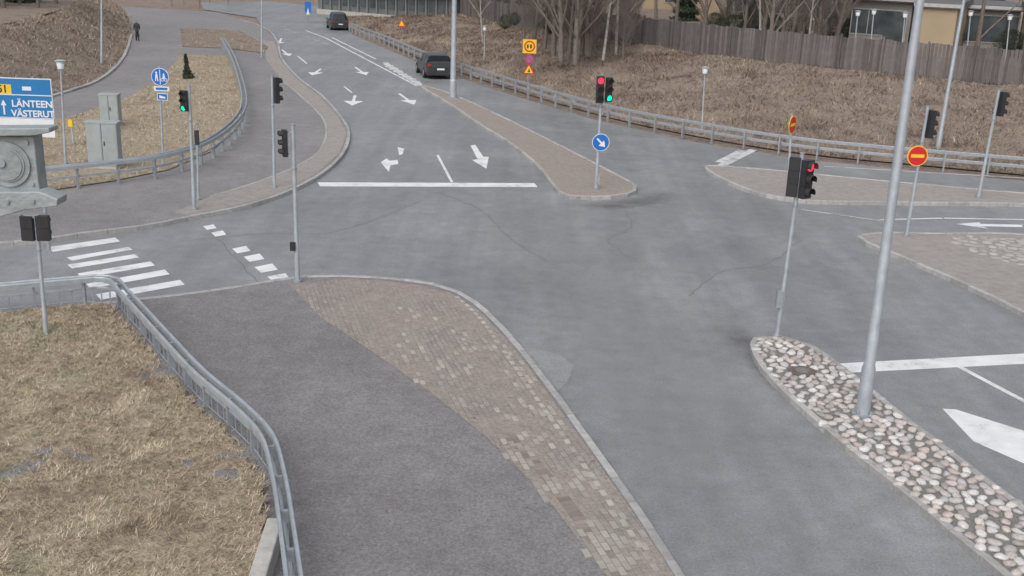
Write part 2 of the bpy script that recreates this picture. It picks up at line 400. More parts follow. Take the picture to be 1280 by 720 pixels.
# ---------------------------------------------------------------- islands
def island(name,px,mat,z=.1):
    P=cat(W(px,z),True,5); slabW(name,P,z,mat,z0=-.05); kerb('kerb',px,z,closed=True,seg=.7); return P
isl1=[(527,108),(560,128),(600,155),(640,180),(672,206),(690,228),(706,243),(740,246),(780,243),(794,237),(790,229),(762,214),(720,192),(680,172),(640,152),(600,133),(570,120),(545,111)]
island('traffic_island',isl1,m_paveI)
isl2=[(882,208),(905,224),(945,240),(1000,250),(1060,252),(1160,253),(1300,255),(1500,262),(1500,252),(1300,243),(1160,231),(1060,222),(980,214),(920,209)]
island('traffic_island',isl2,m_gravel)
isl3=[(1074,296),(1095,308),(1140,326),(1200,352),(1280,390),(1400,450),(1550,540),(1700,500),(1700,360),(1500,320),(1290,294),(1180,292),(1110,291)]
island('traffic_island',isl3,m_gravel)
isl4=[(941,430),(955,460),(1000,505),(1060,557),(1130,612),(1200,670),(1270,728),(1400,840),(1500,860),(1460,780),(1350,690),(1280,636),(1180,560),(1110,506),(1050,458),(1010,431),(975,421),(950,421)]
I4=island('traffic_island',isl4,m_mortar)
def stones(name,P,md,n,z,rr,holes=(),mat=None,flat=.5):
    bm=bmesh.new(); bmesh.ops.create_icosphere(bm,subdivisions=2,radius=1); bm.verts.ensure_lookup_table()
    T=np.array([v.co[:] for v in bm.verts]); FT=np.array([[v.index for v in f.verts] for f in bm.faces]); bm.free()
    X,Y=inpoly(P,n); cell={}; pts=[]
    for x,y in zip(X,Y):
        if any((x-h[0])**2+(y-h[1])**2<h[2]**2 for h in holes): continue
        k=(int(x//md),int(y//md)); ok=True
        for a in(-1,0,1):
            for b in(-1,0,1):
                for q in cell.get((k[0]+a,k[1]+b),()):
                    if (q[0]-x)**2+(q[1]-y)**2<md*md: ok=False
        if ok:
            if min(((x-p.x)**2+(y-p.y)**2) for p in P)>.015: cell.setdefault(k,[]).append((x,y)); pts.append((x,y))
    V=[];Fs=[]
    for i,(x,y) in enumerate(pts):
        a=random.uniform(0,6.28); sx=rr*random.uniform(.85,1.35); sy=rr*random.uniform(.7,1.05); sz=rr*flat
        Q=T*np.array([sx,sy,sz]); Q=Q+ (0.12*rr*min(1,flat*2))*np.sin(T[:,[1,2,0]]*3+i)
        Q=np.stack([Q[:,0]*math.cos(a)-Q[:,1]*math.sin(a)+x,Q[:,0]*math.sin(a)+Q[:,1]*math.cos(a)+y,Q[:,2]+z],1)
        V.append(Q); Fs.append(FT+i*len(T))
    o=npmesh(name,np.concatenate(V),np.concatenate(Fs),mat or m_stone); o.data.polygons.foreach_set('use_smooth',[True]*len(o.data.polygons)); return o
PB=G(1078,518,.1); MH=G(1003,465,.1)
stones('round_cobbles',I4,.155,60000,.112,.088,[(PB.x,PB.y,.22),(MH.x,MH.y,.3)])
mb=MB(); mb.tube([(MH.x,MH.y,.09),(MH.x,MH.y,.13)],.27,m_cast,20); mb.tube([(MH.x,MH.y,.13),(MH.x,MH.y,.137)],.2,m_cast,20); mb.tube([(MH.x,MH.y,.137),(MH.x,MH.y,.141)],.14,m_mortar,20); mb.build('manhole_cover')
stones('flagstones',cat(W([(1190,297),(1290,300),(1500,330),(1500,400),(1330,345),(1240,322)],.1),True,4),.27,30000,.10,.15,(),M('flagstone',(.40,.385,.365),(.32,.305,.29),island=.12),.16)
# ---------------------------------------------------------------- markings
Z1=.004; zc=[0]
def quad(mb,px,mat=None): mb.add([ (p.x,p.y,Z1) for p in W(px)],[tuple(range(len(px)))],mat or m_white)
def line(mb,a,b,w,mat=None):
    zc[0]+=1; ribbon(mb,[G(*a),G(*b)],w,Z1+.0006*(zc[0]%9+1),mat or m_white)
mb=MB()
quad(mb,[(397,228),(400,233),(672,234),(668,229)])
quad(mb,[(1039,455),(1043,467),(1300,454),(1300,441)])
line(mb,(547,194),(565,228),.10); line(mb,(1196,457),(1300,512),.13)
quad(mb,[(1178,511),(1195,512),(1290,542),(1290,584),(1217,552)])
quad(mb,[(588,182),(594,181),(604,196),(611,196),(608,211),(590,200),(597,199)])
quad(mb,[(497,184),(505,186),(503,193),(499,194)])
quad(mb,[(476,203),(483,198),(487,201),(497,200),(498,205),(488,207),(486,215)])
def arrow(mb,tail,head,w=.16,hw=.42,turn=0):
    a,b=G(*tail),G(*head); d=(b-a); L=d.length; d.normalize(); n=Vector((-d.y,d.x,0)); hl=min(L*.42,1.6)
    pts=[(0,-w/2),(L-hl,-w/2),(L-hl,-hw),(L,0),(L-hl,hw),(L-hl,w/2),(0,w/2)]
    mb.add([tuple(Vector((a.x,a.y,Z1))+d*x+n*y) for x,y in pts],[tuple(range(7))],m_white)
arrow(mb,(499,117),(518,131)); arrow(mb,(444,119),(440,132),.16,.5); arrow(mb,(444,84),(458,94)); arrow(mb,(401,86),(390,94),.16,.5); arrow(mb,(352,62),(362,70)); arrow(mb,(352,48),(348,55))
for a,b in(((408,48),(522,108)),((415,47),(470,74)),((382,38),(408,48)),): line(mb,a,b,.13)
for i in range(8):
    t=i/8; a=(482+t*44,78+t*27); line(mb,a,(a[0]+4,a[1]+6),.4,m_whiteold)
for i in range(5):
    t=i/5; a=(355+t*60,36+t*22); line(mb,a,(a[0]+8,a[1]+2),.12,m_whiteold)
line(mb,(372,70),(384,80),.1); line(mb,(430,108),(440,116),.1)
for q in([(60,309),(144,297),(150,302),(66,315)],[(83,322),(160,309),(166,312),(90,326)],[(84,331),(168,318),(174,322),(90,336)],[(97,342),(188,327),(194,332),(102,348)],[(108,355),(206,337),(212,343),(113,361)],[(120,368),(225,350),(231,356),(126,375)],[(150,380),(215,371),(220,376),(160,386)],[(55,296),(108,288),(116,291),(60,301)]): quad(mb,q,m_white)
for x,y,s in((262,284,16),(273,292,18),(301,312,22),(317,322,25),(332,335,28),(348,347,28)):
    quad(mb,[(x-s*.5,y-1),(x+s*.3,y-s*.16-1),(x+s*.55,y+s*.08),(x-s*.2,y+s*.22)])
line(mb,(942,187),(902,207),.35,m_whiteold); line(mb,(927,188),(898,203),.3,m_whiteold); line(mb,(1030,208),(1300,224),.12,m_whiteold); line(mb,(1100,275),(1178,273),.12); line(mb,(1180,273),(1290,275),.12)
quad(mb,[(1195,280),(1225,278),(1225,280),(1278,281),(1278,284),(1228,283),(1235,286)]); line(mb,(1100,276),(1000,262),.1,m_whiteold)
mb.build('road_markings')
mb=MB()
for L in([(240,300),(330,292),(400,292),(440,284),(490,266),(530,250)],[(262,286),(290,318),(325,355)],[(780,262),(790,285),(760,300),(800,330)],[(545,240),(600,262),(640,300),(690,330)],[(1000,300),(960,330),(900,340),(860,372)]):
    P=resamp(cat(W(L),False,6),.25); P=[p+Vector((random.uniform(-.05,.05),random.uniform(-.05,.05),0)) for p in P]
    ribbon(mb,P,.025,.003,m_seam)
mb.build('asphalt_seams')
def wear(name,col,op,rough=.5):
    m,n,b=nt(name); b.inputs['Base Color'].default_value=(*col,1); b.inputs['Roughness'].default_value=rough
    uv=n.nodes.new('ShaderNodeUVMap'); sp=n.nodes.new('ShaderNodeSeparateXYZ'); n.links.new(uv.outputs[0],sp.inputs[0])
    def mul(x,y,op_='MULTIPLY'):
        k=N(n,'ShaderNodeMath'); k.operation=op_; n.links.new(x,k.inputs[0])
        if y is not None:
            if isinstance(y,float): k.inputs[1].default_value=y
            else: n.links.new(y,k.inputs[1])
        return k.outputs[0]
    s=mul(mul(sp.outputs[0],math.pi),None,'SINE'); s2=mul(mul(sp.outputs[1],math.pi),None,'SINE')
    r=ramp(n,noi(n,coords(n),.9,4,.75),[(.3,g(0)),(.7,g(op))])
    n.links.new(mul(mul(s,s2),r.outputs[0]),b.inputs['Alpha']); return m
m_wl=wear('wheel_polish',(.36,.37,.38),.6); m_wd=wear('road_grime',(.14,.13,.125),.6,.8)
def track(px,w,z,mat,name='wheel_track'):
    P=resamp(cat(W(px),False,8),.5); me=bpy.data.meshes.new(name); V=[];UV=[]
    for i,p in enumerate(P):
        q=perp(P,i)*w/2
        for s in(1,-1): V.append((p.x+q.x*s,p.y+q.y*s,z)); UV.append(((1-s)/2,i/(len(P)-1)))
    me.from_pydata(V,[],[(2*i,2*i+1,2*i+3,2*i+2) for i in range(len(P)-1)]); ul=me.uv_layers.new(name='UVMap')
    for l in me.loops: ul.data[l.index].uv=UV[l.vertex_index]
    me.materials.append(mat); o=bpy.data.objects.new(name,me); sc.collection.objects.link(o)
track([(560,150),(640,250),(760,380),(900,520),(1060,720),(1200,900)],2.2,.0012,m_wl)
track([(900,200),(860,240),(780,300),(740,380),(830,560),(980,760)],1.6,.0018,m_wl)
track([(705,250),(750,257),(800,252),(850,238)],1.3,.0022,m_wd,'road_grime')
track([(900,395),(930,430),(970,470),(1010,510)],.9,.0024,m_wd,'road_grime')
slab('asphalt_patch',[(652,434),(672,436),(700,443),(717,457),(710,476),(697,489),(684,478),(668,460)],.003,m_patch)
# ---------------------------------------------------------------- railings
def railing(name,px,z0,rails,step,post,bars=None,mat=m_steel):
    P=cat(W(px,z0),False,10); mb=MB(); D=resamp(P,.25)
    for off,z,w,h in rails:
        ring=[]
        for i,p in enumerate(D):
            n_=perp(D,i); ring.append([p+n_*(off+a)+Vector((0,0,z+b)) for a,b in((-w/2,-h/2),(-w/2*1.0,h*.3),(-w*.3,h/2),(w*.3,h/2),(w/2,h*.3),(w/2,-h/2))])
        V=[q for r in ring for q in r]
        mb.add(V,[(i*6+j,i*6+(j+1)%6,(i+1)*6+(j+1)%6,(i+1)*6+j) for i in range(len(D)-1) for j in range(6)],mat,False)
    Q=resamp(P,step); top=max(r[1] for r in rails)
    for i,p in enumerate(Q):
        n_=perp(Q,i); rt=Matrix.Rotation(math.atan2(n_.y,n_.x),3,'Z')
        mb.box(p+Vector((0,0,top/2-.03)),(post[0],post[1],top+.02),m_steel2,rt)
        if bars and i<len(Q)-1:
            a,b=p,Q[i+1]
            for k in range(1,bars[0]):
                q=a.lerp(b,k/bars[0]); mb.box(q+Vector((0,0,(bars[1]+bars[2])/2)),(.012,.03,bars[2]-bars[1]),m_steel2,rt)
            mb.tube([a+Vector((0,0,bars[1])),b+Vector((0,0,bars[1]))],.013,m_steel2,5,False)
    return mb.build(name)
railing('guard_railing',[(-300,420),(-100,402),(0,391),(80,383),(138,380),(160,400),(205,452),(250,503),(300,548),(335,588),(350,640),(362,720),(380,860)],.1,
  [(.085,.58,.055,.12),(-.085,.58,.055,.12),(0,.36,.04,.05)],1.0,(.10,.05),(4,.08,.36))
mb=MB(); q=G(339,700,.1); mb.box(q+Vector((-.02,-.2,.12)),(.22,1.6,.34),m_conc,Matrix.Rotation(.06,3,'Z')); mb.build('concrete_block',.02)
railing('guard_railing',[(-200,258),(0,246),(60,240),(130,232),(200,222),(258,203),(296,172),(306,146),(300,112),(290,82),(278,60)],.1,
  [(.10,.72,.05,.13),(-.10,.72,.05,.13),(0,.40,.05,.07)],1.3,(.12,.06))
railing('guard_rail',[(425,30),(440,41),(480,57),(530,79),(620,110),(740,147),(860,173),(1000,196),(1160,212),(1300,224),(1450,236),(1700,254)],0,
  [(.09,.72,.05,.13),(.09,.42,.05,.12)],1.6,(.10,.06),None,m_steel2)
# ---------------------------------------------------------------- fence
mb=MB(); P=resamp(resamp_n(cat(r1,False,8),400),.19)
for i,p in enumerate(P[:-1]):
    t=P[i+1]-p; a=math.atan2(t.y,t.x); h=1.75+.03*math.sin(i*.9)+random.uniform(-.02,.02)
    mb.box(p+Vector((0,0,h/2-.05)),(.165,.025,h),m_wood,Matrix.Rotation(a,3,'Z'))
    if i%12==0:
        mb.box(p+Vector((0,0,h/2+.02))+Vector((math.sin(a),-math.cos(a),0))*.07,(.1,.1,h+.12),m_wood,Matrix.Rotation(a,3,'Z'))
mb.build('wooden_fence')
# ---------------------------------------------------------------- houses
def house(name,x0,x1,yd0,yd1,z0,h,depth,wall,wins,roofh=.35,over=.5):
    A=AT(x0,100,yd0); Bq=AT(x1,100,yd1); A.z=Bq.z=0; L=(Bq-A).length; t=(Bq-A).normalized(); n_=Vector((-t.y,t.x,0))
    rt=Matrix((t,n_,Vector((0,0,1)))).transposed()
    mb=MB(); o=A
    def bx(u,d,z,su,sd,sz,m): mb.box(o+t*u+n_*d+Vector((0,0,z0+z)),(su,sd,sz),m,rt)
    bx(L/2,depth/2,h/2,L,depth,h,wall); bx(L/2,depth/2,h+roofh/2,L+2*over,depth+2*over,roofh,m_roof)
    bx(L/2,-over-.02,h+roofh/2,L+2*over,.04,roofh*.6,m_frame)
    for u,w,zb,wh in wins:
        bx(L*u,-.02,zb+wh/2,w+.16,.06,wh+.16,m_frame); bx(L*u,-.045,zb+wh/2,w,.04,wh,m_win)
        k=max(1,int(w/1.1))
        for i in range(1,k): bx(L*u-w/2+w*i/k,-.06,zb+wh/2,.06,.05,wh,m_frame)
    return mb.build(name)
house('terraced_house',1054,1128,78,76,1.9,3.0,8,m_wallg,[(.3,2.2,.8,1.6),(.75,1.4,.2,2.2)])
house('terraced_house',1134,1184,70,69,1.9,3.0,10,m_tan,[],.35,.2)
house('terraced_house',1190,1262,77,76,1.9,2.7,8,m_wallg,[(.25,1.6,.6,1.7),(.6,1.8,.6,1.7),(.88,.8,.2,2.1)])
house('terraced_house',1274,1400,68,66,1.9,3.0,10,m_tan,[(.5,2.2,.8,1.4)],.35,.2)
house('terraced_house',796,850,112,112,1.9,3.2,9,m_tan,[(.7,1.6,.8,1.4)])
house('terraced_house',862,892,100,100,1.9,3.4,9,m_tan,[])
house('terraced_house',900,1040,104,102,1.9,3.4,9,m_wallg,[(.2,2.6,.6,1.8),(.55,2.6,.6,1.8),(.85,1.4,.2,2.2)])
A=G(398,17); Bq=G(566,32); t=(Bq-A).normalized(); n_=Vector((-t.y,t.x,0)); L=(Bq-A).length; rt=Matrix((t,n_,Vector((0,0,1)))).transposed(); mb=MB()
def bx(u,d,z,su,sd,sz,m): mb.box(A+t*u+n_*d+Vector((0,0,z)),(su,sd,sz),m,rt)
m_bg=M('dark_cladding',(.12,.13,.13),(.16,.17,.17)); m_bl=M('light_cladding',(.20,.22,.22),(.17,.19,.19))
bx(L/2,6,1.5,L,12,3.0,m_bg); bx(L/2,5.5,3.7,L+1,13.5,1.4,m_bl); bx(L/2,-.1,.25,L+.1,.2,.5,m_conc)
for i in range(14): bx(L*(i+.5)/14,-.12,1.75,.18,.2,2.5,m_bl)
for i in range(13): bx(L*(i+1)/14,-.03,1.7,L/14-.6,.06,1.3,m_win)
mb.build('garage_building')
# ---------------------------------------------------------------- trees
def tree_mesh(seed,h,r,bark,levels=3,first=.3):
    rd=random.Random(seed); mb=MB()
    def br(p,d,L,r,lv):
        k=5; P=[p]; dd=d.copy()
        for i in range(k):
            dd=(dd+Vector((rd.uniform(-1,1),rd.uniform(-1,1),rd.uniform(-.4,.8)))*(.06 if lv==0 else .22)).normalized(); P.append(P[-1]+dd*L/k)
        mb.tube(P,[r*(1-.8*i/k) for i in range(k+1)],bark,(8,5,4,3)[lv],False)
        if lv<levels:
            cnt=(16,7,5)[lv]
            for i in range(cnt):
                f=rd.uniform(first if lv==0 else .2,1); s=f*k; a=min(int(s),k-1); q=P[a].lerp(P[a+1],s-a)
                an=rd.uniform(0,6.28); e=rd.uniform(.3,1.0)
                nd=(Vector((math.cos(an),math.sin(an),e))*.8+dd*.5).normalized()
                br(q,nd,L*(.42*(1.25-f) +.1 if lv==0 else .5)*rd.uniform(.7,1.2),max(.010,r*(1-.8*f)*.5),lv+1)
    br(Vector((0,0,-.2)),Vector((0,0,1)),h,r,0)
    me_o=mb.build('tmp'); me=me_o.data; bpy.data.objects.remove(me_o); return me
TM=[tree_mesh(i,random.uniform(9,13),random.uniform(.14,.21),m_bark,3,.10) for i in range(4)]
TB=[tree_mesh(20+i,11,.12,m_birch) for i in range(2)]
TS=[tree_mesh(40+i,4,.05,m_bark,3,.05) for i in range(3)]
def inst(name,me,p,s=1):
    o=bpy.data.objects.new(name,me); o.location=p; o.rotation_euler=(random.uniform(-.05,.05),random.uniform(-.05,.05),random.uniform(0,6.28)); o.scale=(s,s,s); sc.collection.objects.link(o); return o
for x,y,z in((692,66,1.7),(701,72,1.6),(711,70,1.6),(719,76,1.5),(727,64,1.8),(741,58,1.9),(774,50,2),(783,40,2),(668,48,1.7),(962,66,2),(975,60,2),(988,62,2),(1003,55,2),(1017,62,2),(1031,56,2),(1043,58,2),(905,40,2),(930,48,2),(820,26,2),(640,20,1.5),(655,28,1.6),(612,10,1.2),(1090,55,2),(1220,70,2),(681,58,1.7),(722,70,1.7),(735,66,1.8),(760,56,1.9),(997,60,2),(1024,64,2),(952,50,2),(880,44,2),(845,34,2),(1140,50,2),(1180,56,2)):
    inst('bare_tree',random.choice(TM),G(x,y,z),random.uniform(.8,1.1))
for x,y,z in((754,72,1.6),(770,66,1.7),(604,62,.4),(715,55,1.9),(1010,64,2),(950,58,2)): inst('birch_tree',random.choice(TB),G(x,y,z),random.uniform(.6,.9))
for i in range(62):
    x=random.choice([random.uniform(590,800),random.uniform(900,1060),random.uniform(600,780)]); inst('bare_shrub',random.choice(TS),G(x,random.uniform(8,34)+max(0,(x-700)*.06),1.8),random.uniform(.6,1.1))
for i in range(24):
    x=random.uniform(640,790); inst('bare_shrub',random.choice(TS),G(x,random.uniform(44,62)+(x-665)*.1,1.7),random.uniform(.35,.8))
for x,y in((5,12),(25,6),(48,10),(70,4),(-20,14)): inst('bare_tree',random.choice(TM),G(x,y,2.4),.9)
for x,y in((10,20),(60,6),(230,4),(262,2),(330,-4),(300,-6),(250,10),(215,6),(285,4)): inst('bare_shrub',random.choice(TS),G(x,y,.3),.8)
def ever_mesh(seed,h,r,n,cone=True):
    rg=np.random.default_rng(seed); z=rg.random(n)**1.2; a=rg.uniform(0,2*np.pi,n)
    prof=(1-z)**.8*(.75+.25*np.sin(z*h*5+seed)) if cone else np.sqrt(np.clip(1-(2*z-1)**2,0,1))
    lob=.8+.2*np.sin(a*3+z*9+seed); rad=r*prof*lob*np.sqrt(rg.uniform(.25,1,n))
    c=np.stack([np.cos(a)*rad,np.sin(a)*rad,z*h],1)+rg.normal(0,.04*r,(n,3)); s=.05+.05*rg.random(n)
    s=s*max(1,h/2.5)
    d1=rg.normal(size=(n,3)); d1/=np.linalg.norm(d1,axis=1)[:,None]; d2=rg.normal(size=(n,3)); d2/=np.linalg.norm(d2,axis=1)[:,None]
    V=np.stack([c,c+d1*s[:,None],c+d2*s[:,None]],1).reshape(-1,3); o=npmesh('tmp',V,np.arange(3*n).reshape(-1,3),m_ever); me=o.data; bpy.data.objects.remove(o); return me
E1=ever_mesh(1,1.3,.38,2600); E2=ever_mesh(2,8,2.2,16000); E3=ever_mesh(3,2.2,1.6,7000,False)
inst('thuja_shrub',E1,G(235,98,.13)); 
for x,y,z,s in((20,2,2.4,1),(-30,8,2.4,1.1),(660,14,1.8,.8),(683,20,1.8,.9),(945,34,2,.8),(1100,36,2,1),(1235,44,2,.9),(610,2,1,.9),(855,26,2,.7)): inst('spruce_tree',E2,G(x,y,z),s)
for i in range(26):
    x=random.uniform(600,1290); inst('evergreen_bush',E3,G(x,random.uniform(26,40)+max(0,(x-700)*.055),2),random.uniform(.35,.8))
n=60; Vs=[]
T=np.array([v.co[:] for v in E2.vertices])
for i in range(n):
    an=-1.2+2.4*i/n; Rr=random.uniform(200,260); sc_=random.uniform(1.3,2); Vs.append(T[:9000]*sc_+np.array([Rr*math.sin(an),Rr*math.cos(an),0]))
V=np.concatenate(Vs); npmesh('distant_forest',V,np.arange(len(V)).reshape(-1,3),m_ever)
# ---------------------------------------------------------------- signals, lamps, signs
def vdir(a): return Vector((math.sin(a),-math.cos(a),0))
def head(mb,c,a,lit=(),hh=.92,w=.28,aspects=3):
    n=vdir(a); k0=hh/aspects/.31; rt=Matrix((Vector((0,0,1)).cross(n),-n,Vector((0,0,1)))).transposed(); st=hh/aspects
    for i in range(aspects):
        z=(aspects-1)/2*st-i*st; cc=c+Vector((0,0,z))
        mb.box(cc,(w,.16*k0,st-.01),m_black,rt)
        col=(m_red,m_glassdark,m_green)[i] if i in lit else m_glassdark
        mb.poly(cc,n,circ(.105*k0,20),.095*k0,col,.02)
        r=rt@Vector((1,0,0)); V=[];k=14
        for j in range(k+1):
            an=math.radians(-20+220*j/k); q=r*math.cos(an)+Vector((0,0,1))*math.sin(an)
            V+= [cc+n*.08*k0+q*.125*k0,cc+n*.22*k0+q*.122*k0]
        mb.add(V,[(2*j,2*j+1,2*j+3,2*j+2) for j in range(k)],m_black,True)
    mb.box(c,(w*.9,.14*k0,hh*.985),m_black,rt)
def base_pole(mb,b,top,r=.055,z0=.1,mat=None):
    B=G(b[0],b[1],z0); T=AT(top[0],top[1],B.y); mat=mat or m_steel
    mb.tube([B,B.lerp(T,.25),B.lerp(T,.26),T],[r*1.2,r*1.2,r,r],mat,12)
    mb.tube([B,B+Vector((0,0,.05))],r*2.2,m_steel2,14); mb.tube([T,T+Vector((0,0,.02))],r*1.2,m_steel2,12)
    mb.tube([B.lerp(T,.72),B.lerp(T,.735)],r*1.3,m_steel2,12)
    return B,T
mb=MB(); B,T=base_pole(mb,(745,236),(753,94),.05)
head(mb,AT(750,112,B.y-.12),.1,(0,),.88,.24); head(mb,AT(761,112,B.y-.06),.3,(2,),.80,.2)
c=AT(751,178,B.y-.09); mb.poly(c,(0,-1,0),circ(.29),0,m_sw,.02); mb.poly(c,(0,-1,0),circ(.27),.004,m_blue)
ar=[(-.15,.11),(-.11,.15),(.04,.0),(.11,.07),(.15,-.15),(-.07,-.11),(0,-.04)]; mb.poly(c,(0,-1,0),ar,.008,m_sw)
mb.box(AT(747,225,B.y),(.12,.12,.3),m_steel2); mb.build('traffic_signal')
mb=MB(); B,T=base_pole(mb,(372,352),(366,156),.05); head(mb,AT(356,179,B.y),-1.2,(),.62,.2)
mb.box(AT(362,165,B.y),(.22,.03,.03),m_steel2); mb.box(AT(362,192,B.y),(.22,.03,.03),m_steel2); mb.box(AT(366,308,B.y-.07),(.12,.1,.2),m_black); mb.build('traffic_signal')
mb=MB(); B,T=base_pole(mb,(243,262),(236,108),.05); head(mb,AT(230,126,B.y-.1),-.25,(2,),.6,.2); mb.box(AT(246,172,B.y-.08),(.11,.1,.42),m_black); mb.box(AT(234,114,B.y),(.22,.03,.03),m_steel2)
mb.build('traffic_signal')
mb=MB(); B,T=base_pole(mb,(248,250),(246,155),.035); mb.build('sign_post')
mb=MB(); B,T=base_pole(mb,(343,234),(340,94),.045); head(mb,AT(345,113,B.y),2.4,(),.82,.2); mb.build('traffic_signal')
mb=MB(); B,T=base_pole(mb,(58,422),(45,270),.04); 
for dx in(-9,10): head(mb,AT(44+dx,285,B.y),math.pi+.08*dx/10,(),.5,.24,2)
mb.box(AT(44,271,B.y),(.45,.06,.05),m_steel2); mb.build('traffic_signal')
mb=MB(); B,T=base_pole(mb,(971,421),(1003,192),.045); head(mb,AT(992,221,B.y),2.7,(),.82,.22); head(mb,AT(1008,224,B.y-.08),.62,(0,),.80,.24); mb.box(AT(974,374,B.y-.07),(.12,.1,.36),m_steel2); mb.box(AT(1001,202,B.y),(.32,.03,.03),m_steel2)
mb.build('traffic_signal')
def noentry(mb,c,a,r=.3):
    n=vdir(a); mb.poly(c,n,circ(r),0,m_yel,.02); mb.poly(c,n,circ(r*.9),.004,m_sred); mb.poly(c,n,[(-r*.66,-r*.16),(r*.66,-r*.16),(r*.66,r*.16),(-r*.66,r*.16)],.008,m_yel)
mb=MB(); B,T=base_pole(mb,(1133,295),(1160,133),.045); noentry(mb,AT(1147,195,B.y-.07),.05); head(mb,AT(1163,155,B.y),1.9,(),.8,.22); mb.build('traffic_signal')
mb=MB(); B,T=base_pole(mb,(984,246),(990,142),.04); noentry(mb,AT(991,156,B.y-.07),.95); mb.build('no_entry_sign')
mb=MB(); B,T=base_pole(mb,(1223,247),(1249,112),.05); head(mb,AT(1252,130,B.y),1.9,(),.82,.22); mb.build('traffic_signal')
def lamp(b,top,r,z0=.1,H=10,arm=(1.6,0)):
    mb=MB(); B=G(b[0],b[1],z0); T=AT(top[0],top[1],B.y); d=(T-B).normalized(); T=B+d*H
    mb.tube([B,B+d*.9,B+d*.95,T],[r*1.25,r*1.2,r,r*.55],m_steel,16); mb.tube([B,B+Vector((0,0,.04))],r*2,m_steel2,16)
    for k in range(4):
        a=k*math.pi/2+.7; q=B+Vector((math.cos(a),math.sin(a),0))*r*1.6; mb.tube([q,q+Vector((0,0,.1))],.02,m_steel2,6)
    E=T+Vector((arm[0],arm[1],.4)); mb.tube([T,T+Vector((arm[0]*.3,arm[1]*.3,.3)),E],[r*.5,r*.4,r*.35],m_steel,8)
    mb.box(E+Vector((arm[0],arm[1],0)).normalized()*.3,(.7,.3,.12),m_grey,Matrix.Rotation(math.atan2(arm[1],arm[0]),3,'Z')); mb.build('street_lamp',.01)
lamp((1078,518),(1150,0),.10,.1,10,(-1.5,.5)); lamp((566,122),(568,0),.15,.1,11,(-2,0)); lamp((1171,193),(1205,0),.09,0,10,(-1.5,-.8)); lamp((127,86),(127,5),.07,0,7,(1,0)); lamp((327,72),(327,5),.06,.1,7,(-1,0))
def plamp(b,t,z0):
    mb=MB(); B,T=base_pole(mb,b,t,.035,z0); mb.tube([T,T+Vector((0,0,.25)),T+Vector((0,0,.27))],[.1,.14,.04],m_sw,14); mb.tube([T+Vector((0,0,.27)),T+Vector((0,0,.31))],[.2,.05],m_grey,14); mb.build('path_lamp')
plamp((877,166),(881,92),.1); plamp((82,205),(76,86),.13); plamp((605,75),(606,38),.6)
for x,y in((1131,22),(1092,18),(1213,20),(1262,25),(1072,20)): plamp((x-6,y+60),(x,y),2)
mb=MB(); B=G(660,104,.35); T=AT(662,50,B.y); mb.tube([B,T],.035,m_steel2,8)
c=AT(662,58,B.y-.06); mb.poly(c,(0,-1,0),[(-.38,-.38),(.38,-.38),(.38,.38),(-.38,.38)],0,m_yel,.02); mb.poly(c,(0,-1,0),circ(.31),.004,m_sred); mb.poly(c,(0,-1,0),circ(.23),.008,m_yel)
for k,dx in enumerate((-.1,.08)): mb.poly(c+Vector((dx,0,0)),(0,-1,0),[(-.05,-.11),(.05,-.11),(.05,.11),(-.05,.11)],.012,m_black)
c=AT(662,74,B.y-.06); mb.poly(c,(0,-1,0),circ(.26),0,m_sred,.02); mb.poly(c,(0,-1,0),circ(.2),.004,m_purp); mb.poly(c,(0,-1,0),[(-.16,.13),(-.13,.16),(.16,-.13),(.13,-.16)],.008,m_sred)
c=AT(661,87,B.y-.06); mb.poly(c,(0,-1,0),[(-.36,-.25),(.36,-.25),(0,.36)],0,m_sred,.02); mb.poly(c,(0,-1,0),[(-.25,-.19),(.25,-.19),(0,.24)],.004,m_yel); mb.poly(c,(0,-1,0),[(-.06,-.14),(.08,-.14),(.02,.08)],.008,m_black)
mb.build('roadworks_sign')
mb=MB(); B=G(502,40,.2); T=AT(502,22,B.y); mb.tube([B,T],.04,m_steel2,6); c=AT(502,29,B.y-.06); mb.poly(c,(0,-1,0),[(-.35,-.3),(.35,-.3),(0,.36)],0,m_sred,.02); mb.poly(c,(0,-1,0),[(-.24,-.22),(.24,-.22),(0,.24)],.004,m_yel); mb.build('warning_sign')
mb=MB(); B=G(385,28,0); T=AT(385,2,B.y); mb.tube([B,T],.05,m_steel2,6); mb.poly(AT(385,9,B.y-.06),(0,-1,0),[(-.3,-.5),(.3,-.5),(.3,.5),(-.3,.5)],0,m_blue,.02); mb.poly(AT(385,14,B.y-.06),(0,-1,0),[(-.15,-.3),(.15,-.3),(0,.3)],.004,m_sw); mb.build('traffic_sign')
mb=MB(); B,T=base_pole(mb,(204,206),(199,84),.035,.13)
c=AT(200,96,B.y-.06); mb.poly(c,(0,-1,0),circ(.30),0,m_sw,.02); mb.poly(c,(0,-1,0),circ(.28),.004,m_blue)
mb.poly(c,(0,-1,0),[(-.012,-.25),(.012,-.25),(.012,.25),(-.012,.25)],.008,m_sw)
mb.poly(c+Vector((-.12,0,0)),(0,-1,0),[(-.05,-.15),(-.02,-.15),(0,0),(.03,-.15),(.06,-.15),(.03,.1),(-.03,.1)],.008,m_sw); mb.poly(c+Vector((-.12,0,.14)),(0,-1,0),circ(.035,12),.008,m_sw)
for dx,dz in((.07,-.1),(.19,-.1)): 
    cc=c+Vector((dx,0,dz)); mb.poly(cc,(0,-1,0),circ(.055,14),.008,m_sw); mb.poly(cc,(0,-1,0),circ(.035,14),.011,m_blue)
mb.poly(c+Vector((.13,0,0)),(0,-1,0),[(-.05,-.08),(.05,-.04),(.02,.12),(-.02,.12)],.014,m_sw)
